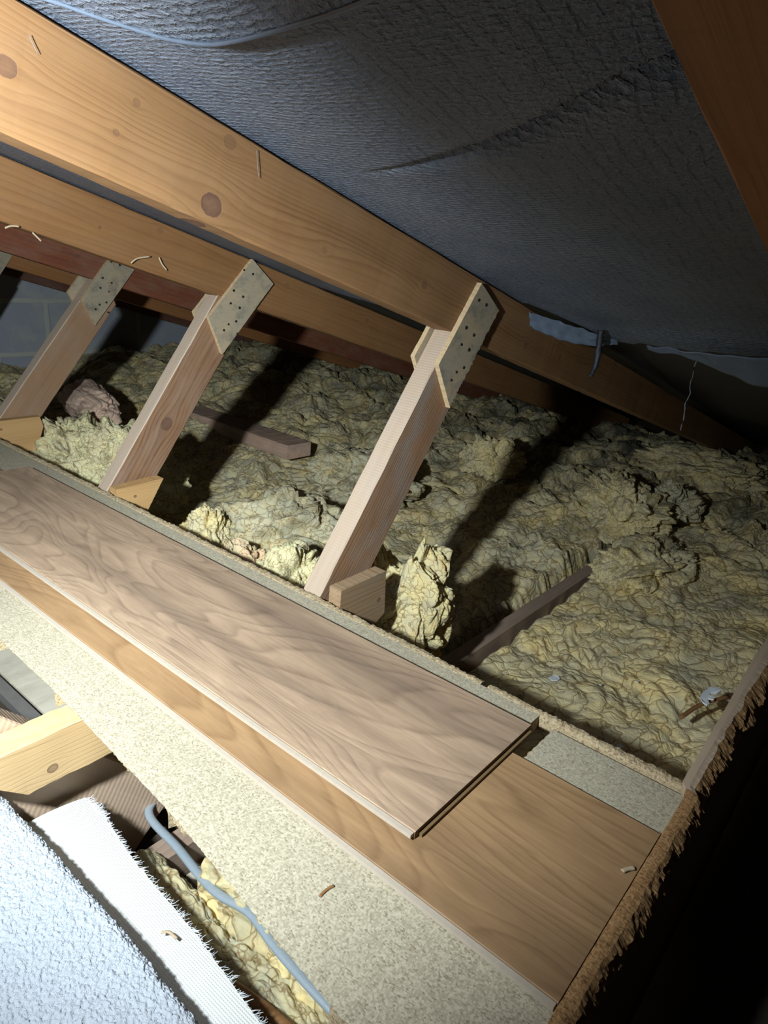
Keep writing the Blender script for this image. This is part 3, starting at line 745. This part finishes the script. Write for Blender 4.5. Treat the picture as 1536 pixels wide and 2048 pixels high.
scrap((1.19, .168, -.200), [(-.035, .004), (-.02, .012), (0, .013), (.028, .009), (.036, -.002), (.028, -.010), (.016, -.006), (.008, .003), (-.002, .002), (-.004, -.008), (-.012, -.008), (-.014, .002), (-.026, -.006), (-.034, -.004)], 'torn white scrap beside the thin brown stick', .003)
k = 0
for (x, y, lb, r) in ((.99, .245, 'tiny white crumb on the yellow wool near the deck edge', .006), (1.22, .30, 'white speck on the wool midway between exposed joist and batten', .004), (1.15, .345, 'white speck on the wool nearer the exposed joist', .003), (1.10, .415, 'pale tuft scrap on the wool just right of the exposed joist', .010)):
    pts = [(r*(1+.3*random.random())*math.cos(a*1.05), r*.8*(1+.3*random.random())*math.sin(a*1.05)) for a in range(6)]
    scrap((x, y, insul_z(x, y)+wool_h(x, y)*.6+.006), pts, lb)

# ------------------------------------------------------------------ low area in front of the deck
strip('boards', 0, 0, 0, 0, 0, 0, m_board, None, Vector((0, 0, 0))) if False else None
def cboard(x0, x1, y0, y1, z, label):
    loc = Vector((x0, y0, z-.012)); o = strip('ceiling_board', x0, x1, y0, y1, z-.012, z, m_board, None, loc); o.location = loc
    tag(o, label, 'ceiling board', 'pale boards below the deck')
cboard(.402, .72, 1.090, 1.9, -.262, 'pale grey board below the deck, beyond the joint')
cboard(.402, .72, .672, 1.083, -.262, 'pale grey board below the deck, nearer than the joint')
o = strip('grey_strip', .368, .388, .67, 1.6, -.262, -.246, m_greystrip, None, Vector((.368, .67, -.262))); o.location = (.368, .67, -.262); tag(o, 'grey strip running beside the pale boards below the deck', 'strip')
cboard(.39, .62, .30, .570, -.288, 'dusty pinkish board below the deck beside the grey cable')

def batt(name, label, xc, wx, y0, y1, z, h, mat, seed, dark=False):
    loc = Vector((xc, (y0+y1)/2, z))
    def fn(u, v):
        th = math.pi*(u*1.3-.15); y = y0+(y1-y0)*v
        p = Vector((u*3, y*9, seed))
        e = sm(v, 0, .04)*sm(1-v, 0, .04)
        r = 1+.22*noise.noise(p*1.3)+.22*(min(abs(noise.noise(p*2.6))*2, 1)-.5)+.10*(min(abs(noise.noise(p*7))*2, 1)-.5)
        return (-math.cos(th)*wx*r*(.3+.7*e)+.012*nz((y*8, seed, 2)), y-loc.y, math.sin(th)*h*r*(.2+.8*e))
    o = grid_obj(name, 90, 260, fn, mat, loc=loc); tag(o, label, 'insulation strip', 'glass wool below the front of the deck'); return o
batt('wool_strip', 'yellow wool strip squeezed along under the front edge of the deck', .385, .036, .12, .515, -.245, .055, m_woolA, 3)
batt('wool_strip', 'brownish fuzzy wool strip between the cable and the carpet fringe', .330, .030, .14, .60, -.250, .032, m_woolE, 8)
# grey cable
pts = smooth_path([(.425, .665, -.235), (.384, .651-.01, -.232), (.372, .56, -.222), (.360, .475, -.212), (.366, .42, -.206), (.358, .37, -.204), (.352, .30, -.203), (.35, .2, -.205)], 10)
o = tube('grey_cable', pts, .0056, m_cable, None, 10, flat=.7); tag(o, 'grey electric cable snaking below the front edge of the deck', 'cable')
pts = smooth_path([(.275, .47, -.21), (.302, .36, -.205), (.312, .28, -.205), (.318, .18, -.21)], 10)
o = tube('brown_pipe', pts, .008, m_stick, None, 10); tag(o, 'dull brown pipe showing beside the carpet fringe at the bottom', 'pipe')

# carpet
carpet = empty('carpet_remnant', (.15, .4, -.15)); tag(carpet, 'folded piece of white carpet, woven back and frayed edge showing', 'carpet')
cl = carpet.location
def edge_x(y): return .221+.013*sm(y, .62, .25)*0+.004*nz((y*9, 2, 1))-.002*(y-.4)+.0012*nz((y*60, 2, 1))
def pile(u, v):
    y = -.15+.90*v; ex = edge_x(y)
    # profile: flat top then rolls over the fold and back underneath
    s = u*.62
    if s < .50: x = ex-.012-(.50-s)*1.0; z = 0
    else:
        a = (s-.50)/.12*math.pi*.95; x = ex-.012+.012*math.sin(a); z = -.018+.018*math.cos(a)
    x0 = x; z += -.089+.010*nz((x*5, y*5, 0))-.05*sm(-.02-x, 0, .5)
    f = .0014*noise.noise(Vector((x*480, y*480, z*480)))+.0007*noise.noise(Vector((x*190, y*190, z*190)))
    return Vector((x+f*.7+.0006*noise.noise(Vector((x*600, y*600, 5))), y+.0008*noise.noise(Vector((x*500, y*500, 9))), z+f*1.4))-cl
o = grid_obj('pile_side', 620, 900, pile, m_pileM, carpet)
FR = [(.262, .10), (.266, .26), (.283, .40), (.290, .52), (.302, .60), (.300, .65)]
def fr_x(y):
    for (x0, y0), (x1, y1) in zip(FR, FR[1:]):
        if y <= y1: return x0+(x1-x0)*(y-y0)/(y1-y0)
    return .300
def bz(x, y): return -.140+.004*nz((x*9, y*7, 3))-.06*(max(0, x-.24)/.06)**2*.12
def back(u, v):
    y = -.05+.685*v; ex = fr_x(y)+.0016*nz((y*90, 1, 1)); x = .10+(ex-.10)*u
    return Vector((x, y, bz(x, y)))-cl
grid_obj('woven_backing', 60, 200, back, m_backM, carpet)
# frayed edge: short curling threads, one mesh
vs = []; fs = []
for i in range(1100):
    y = -.02+.655*random.random()
    if i % 9 == 0: y = .6+.03*random.random()
    x = fr_x(y)-random.uniform(.0, .006); z = bz(x, y)-.001
    L = random.uniform(.003, .009)*(1.3 if random.random() < .25 else 1); a = random.gauss(-.5, .55)+.9*nz((y*40, 3, 3)); up = random.uniform(-.6, .7)
    p = Vector((x, y, z)); d = Vector((math.cos(a), math.sin(a), up*.6)).normalized(); r = random.uniform(.0003, .00055)
    prev = None
    curl = Vector((random.uniform(-1, 1), random.uniform(-1, 1), random.uniform(-1.2, .3)))*.35
    for k in range(5):
        q = len(vs); sd = d.cross(Vector((0, 0, 1))).normalized(); upv = sd.cross(d); rr = r*(1-.16*k)
        for c3 in range(3):
            t = c3*2.094; vs.append(p+(sd*math.cos(t)+upv*math.sin(t))*rr-cl)
        if prev is not None:
            for c3 in range(3): fs.append((prev+c3, prev+(c3+1) % 3, q+(c3+1) % 3, q+c3))
        prev = q; p = p+d*(L/4); d = (d+curl*.5).normalized()
fr = mk('frayed_fringe', vs, fs, m_thread, carpet); fr['kind'] = 'stuff'
# bits lying on the carpet
def onp(v, dz): return (v[0], v[1], v[2]+dz)
o = tube('wood_shaving', smooth_path([(.258, .417, -.134), (.262, .412, -.1325), (.264, .402, -.134)], 5), .0016, m_splinter, None, 6, flat=.5); tag(o, 'tiny pale wood shaving on the woven carpet back', 'wood shaving')
for (c, r, lb, sd) in (((.096, .560, -.094), (.010, .013, .008), 'small yellow wool tuft on the white carpet at the left edge, upper', 21.), ((.088, .530, -.094), (.010, .017, .009), 'small yellow wool tuft on the white carpet at the left edge, lower', 23.)):
    clump('wool_tuft', c, r, m_yscrap, lb, sd, amp=.5, sub=5, cat='insulation tuft', group='yellow tufts on the carpet')

# ------------------------------------------------------------------ roof felt tatters and cobwebs
def rag(name, pts, w0, w1, label, mat=m_felts):
    pts = smooth_path(pts, 8); n = len(pts); vs = []; fs = []
    for i, p in enumerate(pts):
        t = i/(n-1); w = w0+(w1-w0)*t+.003*nz((t*9, w0*99, 1)); d = Vector((.35, -.93, .1)).normalized()
        for s, e in ((-1, 0), (-.3, .002), (.3, .002), (1, 0), (.3, -.001), (-.3, -.001)):
            vs.append(p+d*w*s+Vector((0, 0, 0))+Vector((e*2, e, 0))+Vector((nz((t*14, s, 3))*.002, 0, 0)))
    m = 6
    for i in range(n-1):
        for k in range(m): fs.append((i*m+k, i*m+(k+1) % m, (i+1)*m+(k+1) % m, (i+1)*m+k))
    fs.append(tuple(range(m))); fs.append(tuple((n-1)*m+k for k in range(m))[::-1])
    o = mk(name, vs, fs, mat, None, smooth=True); tag(o, label, 'felt strip'); return o
rag('hanging_felt_shred', [(1.222, .503, .384), (1.225, .502, .35), (1.222, .501, .32), (1.212, .503, .302)], .007, .004, 'narrow dark felt shred hanging down in front of the nearest rafter', m_feltd)
# folded smooth flap along the torn end
def foldflap(u, v):
    y = .653-.16*v; x0 = 1.135+.15*v; w = .010+.034*math.sin(math.pi*min(1, v*1.05))**.7
    x = x0+w*u*.35+.004*nz((v*12, u*3, 1)); z = felt_z(x0, y)-.010-w*u*.75+.003*nz((v*14, u*2, 7))
    return (x-1.2, y-.57, z-.37)
o = grid_obj('felt_flap', 14, 60, foldflap, m_felts, loc=(1.2, .57, .37)); sol = o.modifiers.new('thickness', 'SOLIDIFY'); sol.thickness = .0018
tag(o, 'pale blue-grey felt flap drooping over the top of the nearest rafter', 'felt flap')
def foldflap2(u, v):
    y = .40-.34*v; x0 = 1.185+.02*nz((y*5, 2, 2)); w = .012+.085*sm(v, .1, .55)+.012*nz((v*9, 4, 4))
    x = x0-.015+w*u*.75; z = felt_z(x0, y)-.022-w*u*.52+.003*nz((v*14, u*2, 9))
    return (x-1.2, y-.2, z-.37)
o = grid_obj('felt_flap', 14, 80, foldflap2, m_felts, loc=(1.2, .2, .37)); sol = o.modifiers.new('thickness', 'SOLIDIFY'); sol.thickness = .0018
tag(o, 'bluish torn felt end hanging at the right edge of the picture', 'felt flap')
pts = [(1.415+.01*nz((i*.4, 1, 1)), .3855-.002*i*.1+.004*nz((i*.5, 5, 1)), .392-.0105*i) for i in range(19)]
o = tube('cobweb_thread', pts, .0013, m_web_dust, None, 5); tag(o, 'dusty cobweb thread hanging from the torn felt', 'cobweb')

# pale curled fibres on the second rafter
for a, b, c, lb in (((262, 526), (275, 517), (300, 513), 'curled pale fibre stuck to the lower edge of the amber rafter'), ((318, 515), (324, 528), (333, 540), 'straight pale fibre below the light patch on the amber rafter'), ((65, 465), (72, 472), (82, 482), 'pale splinter hanging below the amber rafter at left'), ((10, 456), (22, 452), (38, 453), 'pale curled splinter under the amber rafter at the left edge')):
    P = []
    for (u, v) in (a, b, c):
        d = CR*((u-768)/F)-CU*((v-1024)/F)+CF; t = 1.212/d.y; P.append(Vector((0, 0, .467))+d*t)
    o = tube('wood_fibre', smooth_path(P, 6), .0016, m_splinter, None, 5); tag(o, lb, 'wood fibre', 'pale wood fibres on the amber rafter')

# splinters, crumbs and gouges on the deck
sliver('wood_crumb', (.4955, .0885, .0098), (.485, .0945, .0100), .0022, m_splinter, 'pale curled wood crumb on the lower plank by the torn right edge', 'wood crumb', .6)
sliver('gouge_sliver', (.315, .262, .0006), (.300, .263, .0006), .0013, m_stick, 'dark sliver standing for a gouge in the chipboard in front of the planks', 'gouge mark', .4)  # dark sliver laid on the board to stand for a gouge
for pp, lb in ((((58, 70), (66, 88), (76, 108)), 'short white dusty cobweb streak high on the big orange rafter'), (((513, 300), (515, 325), (517, 355)), 'short white dusty cobweb streak near the middle of the big orange rafter')):
    Q = []
    for (u, v) in pp:
        d = CR*((u-768)/F)-CU*((v-1024)/F)+CF; t = .6175/d.y; Q.append(Vector((0, 0, .467))+d*t)
    o = tube('cobweb_thread', smooth_path(Q, 6), .0003, m_web_dust, None, 5); tag(o, lb, 'cobweb')
